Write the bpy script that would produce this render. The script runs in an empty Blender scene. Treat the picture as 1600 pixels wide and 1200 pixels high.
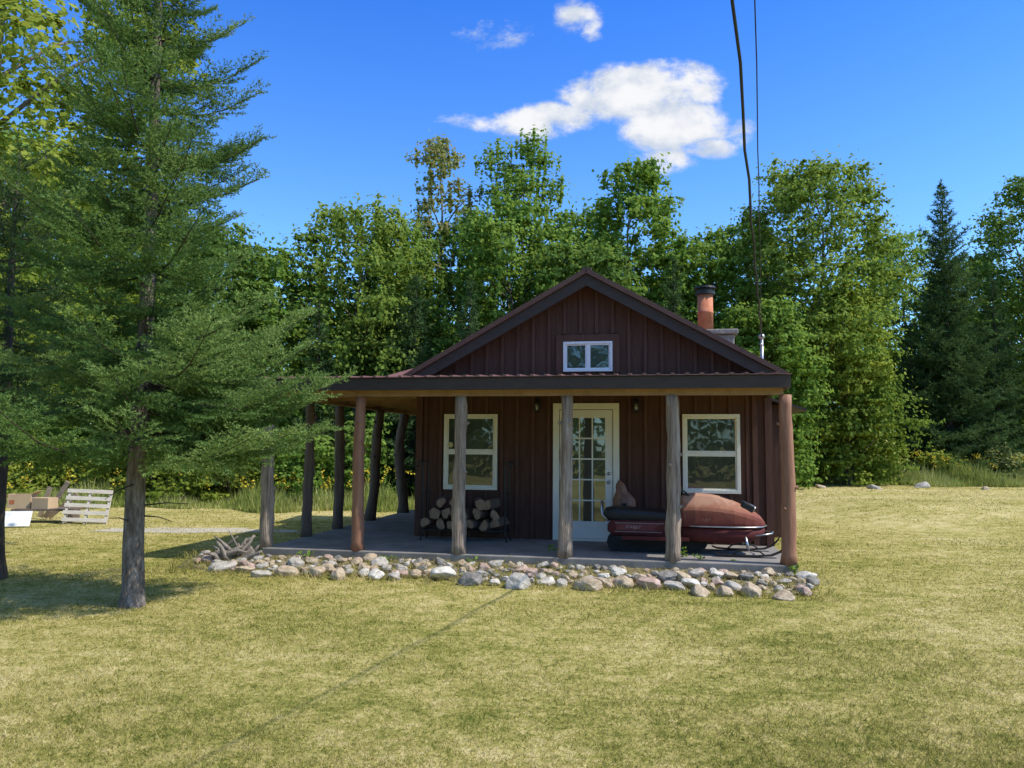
import bpy, bmesh, math, random
import numpy as np
from mathutils import Vector, Matrix, noise
random.seed(7); rng = np.random.default_rng(11)
PI = math.pi; rad = math.radians
scene = bpy.context.scene; col = scene.collection
scene.view_settings.view_transform = 'Standard'; scene.view_settings.look = 'None'; scene.view_settings.exposure = 0

# ------------------------------------------------------------ camera
CZ = 1.65; G = -0.08
RM = Matrix.Rotation(rad(90+4.62), 3, 'X') @ Matrix.Rotation(rad(.43), 3, 'Z')
CAM = Vector((0, 0, CZ))
cd = bpy.data.cameras.new('camera'); cam = bpy.data.objects.new('camera', cd); col.objects.link(cam)
cam.matrix_world = Matrix.Translation(CAM) @ RM.to_4x4()
cd.sensor_width = 36; cd.lens = 27; cd.clip_start = .05; cd.clip_end = 600
scene.camera = cam
def ray(px, py): return RM @ Vector(((px-800)/1200, -(py-600)/1200, -1))
def at(px, py, Y):
    d = ray(px, py); return CAM + d*(Y/d.y)
def ground(px, py, z=G):
    d = ray(px, py); return CAM + d*((z-CZ)/d.z)
# lawn height: a low bank right of the cabin, small unevenness elsewhere
def ss(x): x = np.clip(x, 0, 1); return x*x*(3-2*x)
def rise(X, Y):
    X = np.asarray(X, float); Y = np.asarray(Y, float)
    return .36*ss((X-6.3)/3.2)*ss((Y-15.5+.6*np.sin(X*.7))/5) + .03*np.sin(X*.9+.4*Y)*np.sin(Y*.55+1)*ss((Y-13)/6)*ss((X-5)/3)

# ------------------------------------------------------------ house frame
A = rad(10.5)
P0 = ground(1247, 884, .14); P0.z = 0
UX = Vector((math.cos(A), -math.sin(A), 0)); UV = Vector((math.sin(A), math.cos(A), 0))
def L(x, v, z=0): return P0 + UX*x + UV*v + Vector((0, 0, z))
def hp(px, py, v):
    d = ray(px, py); t = (v - (CAM-P0).dot(UV))/d.dot(UV)
    q = CAM + d*t - P0
    return q.dot(UX), q.z

# ------------------------------------------------------------ materials
def nt(name):
    m = bpy.data.materials.new(name); m.use_nodes = True
    n = m.node_tree.nodes; n.clear()
    return m, n, m.node_tree.links
def ramp(n, stops):
    r = n.new('ShaderNodeValToRGB'); e = r.color_ramp.elements
    while len(e) < len(stops): e.new(.5)
    for el, (p, c) in zip(e, stops): el.position = p; el.color = (*c, 1)
    return r
def mat(name, c1, c2=None, rough=.7, scale=6, stretch=(1, 1, 1), bump=.15, bscale=None, metal=0, spec=.4, coords='Object', det=6, c3=None, dist=.02):
    m, n, l = nt(name)
    o = n.new('ShaderNodeOutputMaterial'); b = n.new('ShaderNodeBsdfPrincipled'); l.new(b.outputs[0], o.inputs[0])
    tc = n.new('ShaderNodeTexCoord'); mp = n.new('ShaderNodeMapping'); mp.inputs['Scale'].default_value = stretch
    l.new(tc.outputs[coords], mp.inputs[0])
    t = n.new('ShaderNodeTexNoise'); t.inputs['Scale'].default_value = scale; t.inputs['Detail'].default_value = det; t.inputs['Roughness'].default_value = .65
    l.new(mp.outputs[0], t.inputs[0])
    c2 = c2 or tuple(x*.7 for x in c1)
    st = [(.3, c2), (.68, c1)] if not c3 else [(.28, c2), (.5, c1), (.72, c3)]
    r = ramp(n, st); l.new(t.outputs[0], r.inputs[0]); l.new(r.outputs[0], b.inputs['Base Color'])
    b.inputs['Roughness'].default_value = rough; b.inputs['Metallic'].default_value = metal; b.inputs['Specular IOR Level'].default_value = spec
    if bump:
        t2 = n.new('ShaderNodeTexNoise'); t2.inputs['Scale'].default_value = bscale or scale*3; t2.inputs['Detail'].default_value = 5
        l.new(mp.outputs[0], t2.inputs[0])
        bp = n.new('ShaderNodeBump'); bp.inputs['Strength'].default_value = bump; bp.inputs['Distance'].default_value = dist
        l.new(t2.outputs[0], bp.inputs['Height']); l.new(bp.outputs[0], b.inputs['Normal'])
    return m
def leafmat(name, stops, trans=.45, tcol=(.34, .46, .045)):
    m, n, l = nt(name)
    o = n.new('ShaderNodeOutputMaterial'); b = n.new('ShaderNodeBsdfDiffuse'); tr = n.new('ShaderNodeBsdfTranslucent'); mx = n.new('ShaderNodeMixShader')
    a = n.new('ShaderNodeAttribute'); a.attribute_name = 'tint'
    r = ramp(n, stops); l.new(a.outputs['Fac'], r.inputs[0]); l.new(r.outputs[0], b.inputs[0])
    mc = n.new('ShaderNodeMixRGB'); mc.blend_type = 'MIX'; mc.inputs[0].default_value = .5; mc.inputs[2].default_value = (*tcol, 1)
    l.new(r.outputs[0], mc.inputs[1]); l.new(mc.outputs[0], tr.inputs[0])
    mx.inputs[0].default_value = trans
    l.new(b.outputs[0], mx.inputs[1]); l.new(tr.outputs[0], mx.inputs[2]); l.new(mx.outputs[0], o.inputs[0])
    return m
def glassmat(name, c=(.012, .015, .015), fac=.2):
    m, n, l = nt(name)
    o = n.new('ShaderNodeOutputMaterial'); d = n.new('ShaderNodeBsdfPrincipled'); g = n.new('ShaderNodeBsdfGlossy'); mx = n.new('ShaderNodeMixShader')
    d.inputs['Base Color'].default_value = (*c, 1); d.inputs['Roughness'].default_value = .3
    tc = n.new('ShaderNodeTexCoord'); t = n.new('ShaderNodeTexNoise'); t.inputs['Scale'].default_value = 2.2
    l.new(tc.outputs['Object'], t.inputs[0]); bp = n.new('ShaderNodeBump'); bp.inputs['Strength'].default_value = .05; bp.inputs['Distance'].default_value = .05
    l.new(t.outputs[0], bp.inputs['Height']); l.new(bp.outputs[0], g.inputs['Normal'])
    g.inputs['Roughness'].default_value = .02; g.inputs['Color'].default_value = (.9, .95, 1, 1); mx.inputs[0].default_value = fac
    l.new(d.outputs[0], mx.inputs[1]); l.new(g.outputs[0], mx.inputs[2]); l.new(mx.outputs[0], o.inputs[0])
    return m
def hoodmat():
    m, n, l = nt('hoodpaint')
    o = n.new('ShaderNodeOutputMaterial'); b = n.new('ShaderNodeBsdfPrincipled'); l.new(b.outputs[0], o.inputs[0])
    tc = n.new('ShaderNodeTexCoord'); s = n.new('ShaderNodeSeparateXYZ'); l.new(tc.outputs['Object'], s.inputs[0])
    t = n.new('ShaderNodeTexNoise'); t.inputs['Scale'].default_value = 6; t.inputs['Detail'].default_value = 9; t.inputs['Roughness'].default_value = .7; l.new(tc.outputs['Object'], t.inputs[0])
    a = n.new('ShaderNodeMath'); a.operation = 'MULTIPLY_ADD'; l.new(t.outputs[0], a.inputs[0]); a.inputs[1].default_value = .4; l.new(s.outputs[2], a.inputs[2])
    r = ramp(n, [(.66, (.145, .036, .028)), (.78, (.22, .068, .043)), (.92, (.31, .135, .08)), (1, (.40, .22, .145))]); l.new(a.outputs[0], r.inputs[0])
    l.new(r.outputs[0], b.inputs['Base Color']); b.inputs['Roughness'].default_value = .68; b.inputs['Specular IOR Level'].default_value = .2
    return m

M = {}
M['siding'] = mat('siding', (.108, .053, .037), (.070, .034, .024), .8, 3, (6, 6, .6), .2, 30, spec=.2)
M['batten'] = mat('batten', (.126, .062, .044), (.085, .041, .029), .75, 3, (6, 6, .6), .15, 30, spec=.2)
M['trimbrown'] = mat('trimbrown', (.105, .056, .042), (.076, .039, .03), .7, 4, (1, 1, 1), .1)
M['fascia'] = mat('fascia', (.066, .048, .040), (.048, .035, .029), .6, 4, (1, 4, 4), .08, spec=.25)
M['metalroof'] = mat('metalroof', (.26, .14, .125), (.19, .095, .085), .45, 2, (1, 1, 1), .04, metal=.1)
M['ceiling'] = mat('ceiling', (.62, .40, .19), (.44, .26, .115), .7, 3, (1, 9, 1), .1)
M['joist'] = mat('joist', (.36, .22, .11), (.22, .13, .06), .75, 5, (1, 6, 1), .1)
M['concrete'] = mat('concrete', (.29, .265, .235), (.16, .145, .122), .9, 2.5, bump=.2, bscale=40, dist=.005)
M['cedar'] = mat('cedar', (.30, .225, .165), (.10, .072, .054), .9, 9, (3, 3, .22), .9, 14, c3=(.45, .37, .29), dist=.03)
M['peeled'] = mat('peeled', (.36, .175, .10), (.2, .09, .052), .7, 6, (3, 3, .3), .4, 14, dist=.01)
M['darkpost'] = mat('darkpost', (.19, .13, .10), (.08, .055, .042), .85, 7, (3, 3, .3), .7, 14, dist=.02)
M['cream'] = mat('cream', (.80, .77, .66), (.75, .72, .61), .5, 3, bump=.03)
M['white'] = mat('white', (.82, .82, .82), (.76, .76, .76), .5, 3, bump=.03)
M['door'] = mat('door', (.78, .76, .69), (.72, .70, .63), .5, 3, bump=.03)
M['glass'] = glassmat('glass', fac=.085); M['glassdoor'] = glassmat('glassdoor', (.02, .02, .02), .15)
M['black'] = mat('blackmetal', (.018, .018, .019), (.012, .012, .012), .5, 20, bump=.1)
M['steel'] = mat('steel', (.45, .46, .47), (.35, .36, .37), .35, 10, bump=.03, metal=.8)
M['clay'] = mat('clay', (.5, .17, .08), (.36, .11, .05), .8, 8, bump=.15, c3=(.56, .24, .13))
M['lampglass'] = glassmat('lampglass', (.25, .25, .24), .15)
M['stonework'] = mat('stonework', (.32, .29, .26), (.14, .12, .11), .9, 6, bump=.6)
M['bark'] = mat('bark', (.17, .135, .105), (.06, .046, .037), .95, 12, (2, 2, .5), 1, 20, c3=(.33, .29, .25), dist=.04)
M['darkbark'] = mat('darkbark', (.085, .066, .052), (.035, .028, .022), .95, 10, (2, 2, .6), .6)
M['logbark'] = mat('logbark', (.2, .14, .10), (.07, .05, .038), .95, 14, (3, 3, 3), .8)
M['cutwood'] = mat('cutwood', (.36, .23, .14), (.16, .10, .06), .85, 16, bump=.4)
M['red'] = mat('redpaint', (.13, .032, .028), (.08, .02, .018), .7, 6, bump=.05, spec=.15)
M['hoodred'] = hoodmat()
M['seat'] = mat('vinyl', (.02, .02, .021), (.013, .013, .013), .5, 12, bump=.2)
M['rubber'] = mat('rubber', (.022, .021, .02), (.014, .013, .012), .85, 20, bump=.2)
M['decal'] = mat('decal', (.44, .38, .35), (.3, .2, .19), .6, 30, bump=0)
M['decalred'] = mat('decalred', (.19, .042, .036), (.13, .028, .026), .65, 9, bump=0)
M['faded'] = mat('faded', (.36, .2, .16), (.26, .12, .1), .7, 30, bump=0)
M['chrome'] = mat('chrome', (.5, .5, .5), (.4, .4, .4), .35, 9, bump=.02, metal=1)
M['ornament'] = mat('ornament', (.36, .17, .09), (.16, .07, .04), .5, 7, (3, 3, .7), .5)
M['palletwood'] = mat('palletwood', (.66, .61, .52), (.45, .40, .33), .85, 5, (1, 6, 8), .3)
M['lumber'] = mat('lumber', (.42, .33, .23), (.24, .18, .12), .85, 5, (1, 6, 8), .3)
M['card'] = mat('card', (.56, .41, .25), (.48, .34, .2), .85, 4, bump=.05)
M['cardprint'] = mat('cardprint', (.5, .16, .07), None, .8, 4, bump=0)
M['plastic'] = mat('plastic', (.78, .78, .77), (.72, .72, .71), .9, 3, bump=.03, spec=.1)
M['oldwood'] = mat('oldwood', (.2, .15, .11), (.09, .068, .052), .9, 8, (1, 6, 1), .3)
M['driftwood'] = mat('driftwood', (.32, .275, .225), (.12, .10, .08), .9, 9, (2, 2, .5), .8)
M['cable'] = mat('cable', (.02, .02, .02), None, .6, 9, bump=0)
M['soil'] = mat('soil', (.24, .2, .11), (.12, .10, .05), .95, 9, bump=.8, c3=(.36, .32, .13))
M['gravel'] = mat('gravel', (.48, .43, .33), (.3, .26, .18), .95, 12, bump=.8, c3=(.6, .55, .45), bscale=60)
rockcols = {'pale grey': ((.43, .395, .34), (.24, .215, .18), (.55, .51, .445)), 'pinkish': ((.46, .335, .27), (.27, .18, .14), (.56, .445, .375)),
            'tan': ((.46, .365, .25), (.27, .2, .13), (.57, .475, .35)), 'dark grey': ((.24, .22, .195), (.125, .112, .098), (.36, .335, .3)),
            'whitish': ((.58, .54, .465), (.38, .35, .295), (.68, .645, .57))}
ROCK = {k: mat('rock_'+k.replace(' ', '_'), c[0], c[1], .95, 3.2, bump=.5, c3=c[2], bscale=9, dist=.04, det=9, spec=.15) for k, c in rockcols.items()}
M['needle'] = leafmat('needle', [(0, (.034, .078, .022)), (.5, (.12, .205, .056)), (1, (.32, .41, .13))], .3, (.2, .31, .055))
M['darkneedle'] = leafmat('darkneedle', [(0, (.026, .052, .02)), (.5, (.072, .125, .045)), (1, (.165, .235, .086))], .25, (.13, .2, .05))
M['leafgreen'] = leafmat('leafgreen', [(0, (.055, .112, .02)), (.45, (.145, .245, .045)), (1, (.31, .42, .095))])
M['leafyellow'] = leafmat('leafyellow', [(0, (.09, .14, .02)), (.45, (.22, .29, .045)), (1, (.43, .46, .09))], .45, (.42, .47, .06))
M['leafolive'] = leafmat('leafolive', [(0, (.066, .118, .022)), (.45, (.165, .245, .046)), (1, (.34, .41, .095))], .45, (.37, .46, .055))
M['leafbrown'] = leafmat('leafbrown', [(0, (.11, .12, .035)), (.45, (.24, .235, .08)), (1, (.40, .34, .15))])
M['leafdark'] = leafmat('leafdark', [(0, (.036, .076, .02)), (.5, (.10, .175, .042)), (1, (.23, .315, .075))], .4)
M['goldenrod'] = leafmat('goldenrod', [(0, (.5, .37, .03)), (1, (.7, .56, .08))], .2, (.6, .5, .05))
M['meadow'] = leafmat('meadow', [(0, (.13, .19, .04)), (.5, (.29, .34, .09)), (1, (.54, .5, .23))], .35, (.45, .48, .11))

def lawnmat(name, blade):
    m, n, l = nt(name)
    o = n.new('ShaderNodeOutputMaterial'); b = n.new('ShaderNodeBsdfDiffuse')
    g = n.new('ShaderNodeNewGeometry')
    def tex(sc, scale, det, rough=.6):
        mp = n.new('ShaderNodeMapping'); mp.inputs['Scale'].default_value = sc; l.new(g.outputs['Position'], mp.inputs[0])
        t = n.new('ShaderNodeTexNoise'); t.inputs['Scale'].default_value = scale; t.inputs['Detail'].default_value = det; t.inputs['Roughness'].default_value = rough
        l.new(mp.outputs[0], t.inputs[0]); return t.outputs[0]
    def ma(op, a, bb):
        x = n.new('ShaderNodeMath'); x.operation = op
        for i, s in enumerate((a, bb)):
            if isinstance(s, (int, float)): x.inputs[i].default_value = s
            else: l.new(s, x.inputs[i])
        return x.outputs[0]
    def c(x, k): return ma('MULTIPLY', ma('SUBTRACT', x, .5), k)
    f = ma('ADD', ma('ADD', c(tex((.5, .7, 0), .6, 5), 1.05), c(tex((1, 1.25, 0), 2.8, 8, .8), 1.7)), c(tex((1, 1, 0), 19, 5, .8), 1.6))
    sp = n.new('ShaderNodeSeparateXYZ'); l.new(g.outputs['Position'], sp.inputs[0])
    mr = n.new('ShaderNodeMapRange'); l.new(sp.outputs[1], mr.inputs[0]); mr.inputs[1].default_value = 12; mr.inputs[2].default_value = 22; mr.inputs[4].default_value = .17
    f = ma('ADD', ma('ADD', f, .46), mr.outputs[0])
    if blade:
        a = n.new('ShaderNodeAttribute'); a.attribute_name = 'tint'
        f = ma('ADD', f, c(a.outputs['Fac'], .5))
    r = ramp(n, [(.05, (.115, .14, .028)), (.33, (.265, .25, .062)), (.56, (.43, .365, .125)), (.92, (.64, .535, .28))])
    l.new(f, r.inputs[0]); l.new(r.outputs[0], b.inputs[0])
    if not blade:
        bp = n.new('ShaderNodeBump'); bp.inputs['Strength'].default_value = .7; bp.inputs['Distance'].default_value = .03
        l.new(tex((1, 1, 1), 60, 4), bp.inputs['Height']); l.new(bp.outputs[0], b.inputs['Normal'])
        l.new(b.outputs[0], o.inputs[0])
    else:
        tr = n.new('ShaderNodeBsdfTranslucent'); l.new(r.outputs[0], tr.inputs[0]); mx = n.new('ShaderNodeMixShader'); mx.inputs[0].default_value = .3
        l.new(b.outputs[0], mx.inputs[1]); l.new(tr.outputs[0], mx.inputs[2]); l.new(mx.outputs[0], o.inputs[0])
    return m
M['lawn'] = lawnmat('lawn', False); M['blade'] = lawnmat('blade', True)

# ------------------------------------------------------------ mesh helpers
def tag(o, label=None, cat=None, group=None, kind=None):
    if label: o['label'] = label
    if cat: o['category'] = cat
    if group: o['group'] = group
    if kind: o['kind'] = kind
    return o
def empty(name, p, rz=0, label=None, cat=None, group=None):
    o = bpy.data.objects.new(name, None); col.objects.link(o); o.location = p; o.rotation_euler = (0, 0, rz); o.empty_display_size = .2
    return tag(o, label, cat, group)
class MB:
    def __init__(s): s.v = []; s.f = []; s.m = []; s.cm = 0
    def add(s, vs, fs):
        k = len(s.v); s.v += [tuple(v) for v in vs]
        for f in fs: s.f.append([i+k for i in f]); s.m.append(s.cm)
    def box(s, x0, x1, y0, y1, z0, z1):
        s.add([(x0, y0, z0), (x1, y0, z0), (x1, y1, z0), (x0, y1, z0), (x0, y0, z1), (x1, y0, z1), (x1, y1, z1), (x0, y1, z1)],
              [(0, 3, 2, 1), (4, 5, 6, 7), (0, 1, 5, 4), (1, 2, 6, 5), (2, 3, 7, 6), (3, 0, 4, 7)])
        return s
    def obox(s, c, size, R):
        a, b, d = (q/2 for q in size); vs = []
        for z in (-d, d):
            for x, y in ((-a, -b), (a, -b), (a, b), (-a, b)): vs.append(Vector(c) + R @ Vector((x, y, z)))
        s.add(vs, [(0, 3, 2, 1), (4, 5, 6, 7), (0, 1, 5, 4), (1, 2, 6, 5), (2, 3, 7, 6), (3, 0, 4, 7)]); return s
    def beam(s, p, q, w, h):
        p = Vector(p); q = Vector(q); d = q-p; R = d.to_track_quat('X', 'Z').to_matrix()
        return s.obox((p+q)/2, (d.length, w, h), R)
    def prism(s, poly, y0, y1):
        n = len(poly)
        s.add([(x, y0, z) for x, z in poly] + [(x, y1, z) for x, z in poly],
              [list(range(n)), list(range(2*n-1, n-1, -1))] + [(i, i+n, (i+1) % n+n, (i+1) % n) for i in range(n)]); return s
    def slab(s, poly, t):
        n = len(poly)
        s.add(list(poly) + [(x, y, z+t) for x, y, z in poly],
              [list(range(n-1, -1, -1)), list(range(n, 2*n))] + [(i, (i+1) % n, (i+1) % n+n, i+n) for i in range(n)]); return s
    def loft(s, rings, cap=True, closed=True):
        n = len(rings[0]); vs = [p for r in rings for p in r]; fs = []
        for i in range(len(rings)-1):
            for j in range(n if closed else n-1):
                fs.append((i*n+j, i*n+(j+1) % n, (i+1)*n+(j+1) % n, (i+1)*n+j))
        if cap: fs.append(list(range(n-1, -1, -1))); fs.append([(len(rings)-1)*n+j for j in range(n)])
        s.add(vs, fs); return s
    def tube(s, pts, rr, n=8, wob=0, seed=0, cap=True):
        pts = [Vector(p) for p in pts]
        if not isinstance(rr, (list, tuple)): rr = [rr]*len(pts)
        rings = []; ref = None
        for i, p in enumerate(pts):
            t = (pts[min(i+1, len(pts)-1)] - pts[max(i-1, 0)]).normalized()
            if ref is None: ref = Vector((1, 0, 0)) if abs(t.x) < .9 else Vector((0, 1, 0))
            b = t.cross(ref).normalized(); a = b.cross(t).normalized(); ref = a
            ring = []
            for j in range(n):
                an = 2*PI*j/n; r = rr[i]
                if wob: r *= 1 + wob*noise.noise(Vector((math.cos(an)*1.3+seed*7.1, math.sin(an)*1.3, i*.45)))
                ring.append(p + a*(math.cos(an)*r) + b*(math.sin(an)*r))
            rings.append(ring)
        return s.loft(rings, cap)
    def lathe(s, prof, c=(0, 0, 0), n=16):
        return s.loft([[(c[0]+r*math.cos(2*PI*j/n), c[1]+r*math.sin(2*PI*j/n), c[2]+z) for j in range(n)] for r, z in prof])
    def build(s, name, mats, parent=None, smooth=False, bevel=0, loc=None):
        me = bpy.data.meshes.new(name); me.from_pydata(s.v, [], s.f); me.update()
        if not isinstance(mats, (list, tuple)): mats = [mats]
        for m in mats: me.materials.append(m)
        if len(mats) > 1: me.polygons.foreach_set('material_index', s.m)
        bm = bmesh.new(); bm.from_mesh(me); bmesh.ops.recalc_face_normals(bm, faces=bm.faces); bm.to_mesh(me); bm.free()
        if smooth: me.polygons.foreach_set('use_smooth', [True]*len(me.polygons))
        o = bpy.data.objects.new(name, me); col.objects.link(o)
        if parent: o.parent = parent
        if loc is not None: o.location = loc
        if bevel:
            b = o.modifiers.new('bevel', 'BEVEL'); b.width = bevel; b.segments = 2; b.limit_method = 'ANGLE'
        return o
def npmesh(name, V, k, tint, m, parent=None):
    V = np.ascontiguousarray(V, dtype=np.float32).reshape(-1, 3); N = len(V); F = N//k
    me = bpy.data.meshes.new(name); me.vertices.add(N); me.vertices.foreach_set('co', V.ravel())
    me.loops.add(N); me.loops.foreach_set('vertex_index', np.arange(N, dtype=np.int32))
    me.polygons.add(F); me.polygons.foreach_set('loop_start', np.arange(0, N, k, dtype=np.int32))
    me.update(calc_edges=True)
    a = me.attributes.new('tint', 'FLOAT', 'POINT'); a.data.foreach_set('value', np.repeat(np.clip(tint, 0, 1).astype(np.float32), k))
    me.materials.append(m); o = bpy.data.objects.new(name, me); col.objects.link(o)
    if parent: o.parent = parent
    return o
def unit(a): return a/np.maximum(np.linalg.norm(a, axis=1, keepdims=True), 1e-6)
def leaves(P, Nrm, ln, wd):
    n = len(P); t = unit(np.cross(Nrm, rng.normal(size=(n, 3)))); b = np.cross(Nrm, t)
    ln = ln*rng.uniform(.7, 1.3, (n, 1)); wd = wd*rng.uniform(.7, 1.3, (n, 1))
    return np.stack([P-t*ln*.5, P+b*wd*.5+t*ln*.08, P+t*ln*.5, P-b*wd*.5+t*ln*.08], 1)

# ------------------------------------------------------------ sky, sun
S = Vector((1, -.30, 1.28)).normalized()
sl = bpy.data.lights.new('sun', 'SUN'); sl.energy = 5.0; sl.angle = rad(.53); sl.color = (1, .95, .86)
so = bpy.data.objects.new('sun', sl); col.objects.link(so); so.location = (20, -5, 30); so.rotation_euler = S.to_track_quat('Z', 'Y').to_euler()
w = bpy.data.worlds.new('World'); scene.world = w; w.use_nodes = True
n = w.node_tree.nodes; l = w.node_tree.links; n.clear()
def wm(op, a, b=0):
    x = n.new('ShaderNodeMath'); x.operation = op
    for i, s in enumerate((a, b)):
        if isinstance(s, (int, float)): x.inputs[i].default_value = s
        else: l.new(s, x.inputs[i])
    return x.outputs[0]
def sstep(v, a, b):
    x = n.new('ShaderNodeMapRange'); x.interpolation_type = 'SMOOTHSTEP'; l.new(v, x.inputs[0]); x.inputs[1].default_value = a; x.inputs[2].default_value = b
    return x.outputs[0]
wo = n.new('ShaderNodeOutputWorld'); bg = n.new('ShaderNodeBackground'); bg.inputs[1].default_value = .15; l.new(bg.outputs[0], wo.inputs[0])
sky = n.new('ShaderNodeTexSky'); sky.sky_type = 'NISHITA'; sky.sun_disc = False; sky.sun_elevation = math.asin(S.z); sky.sun_rotation = math.atan2(S.x, S.y)
sky.ozone_density = 2.0; sky.dust_density = .6; sky.air_density = 1.0
tc = n.new('ShaderNodeTexCoord'); sx = n.new('ShaderNodeSeparateXYZ'); l.new(tc.outputs['Generated'], sx.inputs[0])
tr_ = ramp(n, [(.05, (.60, .94, 1.0)), (.25, (.42, .73, .97)), (.52, (.17, .50, 1.0)), (.72, (.85, .86, .82))]); l.new(sx.outputs[2], tr_.inputs[0])
tint = n.new('ShaderNodeMixRGB'); tint.blend_type = 'MULTIPLY'; tint.inputs[0].default_value = 1; l.new(tr_.outputs[0], tint.inputs[2])
sc0 = n.new('ShaderNodeMixRGB'); sc0.blend_type = 'MULTIPLY'; sc0.inputs[0].default_value = 1; sc0.inputs[2].default_value = (1.85, 1.8, 1.95, 1); l.new(sky.outputs[0], sc0.inputs[1])
l.new(sc0.outputs[0], tint.inputs[1])
yy = wm('MAXIMUM', sx.outputs[1], .05)
cs = wm('DIVIDE', sx.outputs[0], yy); ct = wm('DIVIDE', sx.outputs[2], yy)
cv = n.new('ShaderNodeCombineXYZ'); l.new(cs, cv.inputs[0]); l.new(wm('MULTIPLY', ct, 1.35), cv.inputs[1])
nz = n.new('ShaderNodeTexNoise'); nz.inputs['Scale'].default_value = 13; nz.inputs['Detail'].default_value = 10; nz.inputs['Roughness'].default_value = .64; nz.inputs['Distortion'].default_value = .2; l.new(cv.outputs[0], nz.inputs[0])
nz2 = n.new('ShaderNodeTexNoise'); nz2.inputs['Scale'].default_value = 16; nz2.inputs['Detail'].default_value = 8; l.new(cv.outputs[0], nz2.inputs[0])
blobs = [(1010, 142, 125, 54, 1.1), (1085, 132, 62, 40, 1), (955, 160, 100, 50, 1.1), (1040, 195, 115, 52, 1.1), (1045, 250, 62, 24, .8), (1105, 232, 60, 22, .8), (890, 182, 75, 30, 1), (835, 195, 70, 34, .85), (755, 190, 85, 18, .7),
         (900, 22, 56, 36, .7), (925, 45, 28, 26, .65), (775, 50, 62, 26, .45), (1160, 212, 34, 26, .42)]
F = None
for bx, by, rx, ry, wt in blobs:
    d = ray(bx, by); s0 = d.x/d.y; t0 = d.z/d.y
    q = wm('ADD', wm('POWER', wm('ABSOLUTE', wm('DIVIDE', wm('SUBTRACT', cs, s0), rx/1200)), 2), wm('POWER', wm('ABSOLUTE', wm('DIVIDE', wm('SUBTRACT', ct, t0), ry/1200*1.08)), 2))
    e = wm('MULTIPLY', wm('MAXIMUM', wm('SUBTRACT', 1, q), -1), wt)
    F = e if F is None else wm('MAXIMUM', F, e)
dn = wm('ADD', F, wm('MULTIPLY', wm('SUBTRACT', nz.outputs[0], .5), 2.7))
mask = wm('MULTIPLY', sstep(dn, .12, .85), wm('GREATER_THAN', sx.outputs[1], .06))
mask = wm('MULTIPLY', mask, .98)
shade = sstep(wm('ADD', dn, wm('MULTIPLY', wm('SUBTRACT', nz2.outputs[0], .5), 4.4)), .0, 1.45)
cc = n.new('ShaderNodeMixRGB'); l.new(shade, cc.inputs[0]); cc.inputs[1].default_value = (4.0, 4.5, 5.3, 1); cc.inputs[2].default_value = (6.4, 6.4, 6.5, 1)
mixc = n.new('ShaderNodeMixRGB'); l.new(mask, mixc.inputs[0]); l.new(tint.outputs[0], mixc.inputs[1]); l.new(cc.outputs[0], mixc.inputs[2])
l.new(mixc.outputs[0], bg.inputs[0])

# ------------------------------------------------------------ ground
gx = [-250, -120, -70]+list(np.arange(-45, 45.1, .75))+[70, 120, 250]; gy = [-250, -100, -30]+list(np.arange(-6, 48.1, .75))+[70, 120, 250]
GX, GY = np.meshgrid(gx, gy); GZ = G+rise(GX, GY); nx = len(gx)
b = MB(); b.add(np.stack([GX.ravel(), GY.ravel(), GZ.ravel()], 1).tolist(), [(j*nx+i, j*nx+i+1, (j+1)*nx+i+1, (j+1)*nx+i) for j in range(len(gy)-1) for i in range(nx-1)])
tag(b.build('ground', M['lawn'], None, True), 'mown lawn of straw coloured and green grass', 'lawn', kind='structure')
pts = []
for i in range(48):
    a = 2*PI*i/48; r_ = 1+.45*noise.noise(Vector((math.cos(a)*2.5, math.sin(a)*2.5, 3)))+.15*noise.noise(Vector((math.cos(a)*9, math.sin(a)*9, 3)))
    c_ = ground(300, 829); pts.append((c_.x+math.cos(a)*2.1*r_, c_.y+math.sin(a)*.45*r_, G+.006))
b = MB(); b.add(pts, [list(range(48))]); tag(b.build('gravel_track', M['gravel']), 'pale gravel track across the lawn at left', 'track', kind='structure')
def grass(N, hmin, hmax):
    u = rng.uniform(size=N); d1 = 1/(1/33+(1/3.1-1/33)*u); d2 = np.exp(rng.uniform(math.log(3.1), math.log(33), N))
    d = np.where(rng.uniform(size=N) < .5, d1, d2)
    X = d*rng.uniform(-.82, .82, N); Y = d
    lx = (X-P0.x)*UX.x + (Y-P0.y)*UX.y; lv = (X-P0.x)*UV.x + (Y-P0.y)*UV.y
    keep = ~((lx > -7.55) & (lx < .05) & (lv > -.02) & (lv < 8))
    X, Y = X[keep], Y[keep]; n_ = len(X); lx, lv = lx[keep], lv[keep]
    h = rng.uniform(hmin, hmax, n_)*np.where(rng.uniform(size=n_) < .05, 1.9, 1)
    h *= .8+.4*ss((np.sin(X*1.3+np.sin(Y*1.1)*1.5)*np.sin(Y*1.6+np.sin(X*.8))+.6)/1.2)
    bed = (lx > -8.6) & (lx < .3) & (lv > -1.2) & (lv < .1); h = np.where(bed, h*2.8, h); zb = np.where(bed, np.clip((lv+1.0)*.11, 0, .12), 0)
    wd = .003*np.maximum(1, Y/5)
    an = rng.uniform(0, 2*PI, n_); ln = rng.uniform(.2, 2.0, n_)*h; la = rng.uniform(0, 2*PI, n_)
    base = np.stack([X, Y, G-.003+zb+rise(X, Y)], 1); s = np.stack([np.cos(an)*wd, np.sin(an)*wd, np.zeros(n_)], 1)
    tip = base + np.stack([np.cos(la)*ln, np.sin(la)*ln, h], 1)
    return np.stack([base-s, base+s, tip], 1), rng.uniform(0, 1, n_)
V, t = grass(330000, .013, .034)
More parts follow.
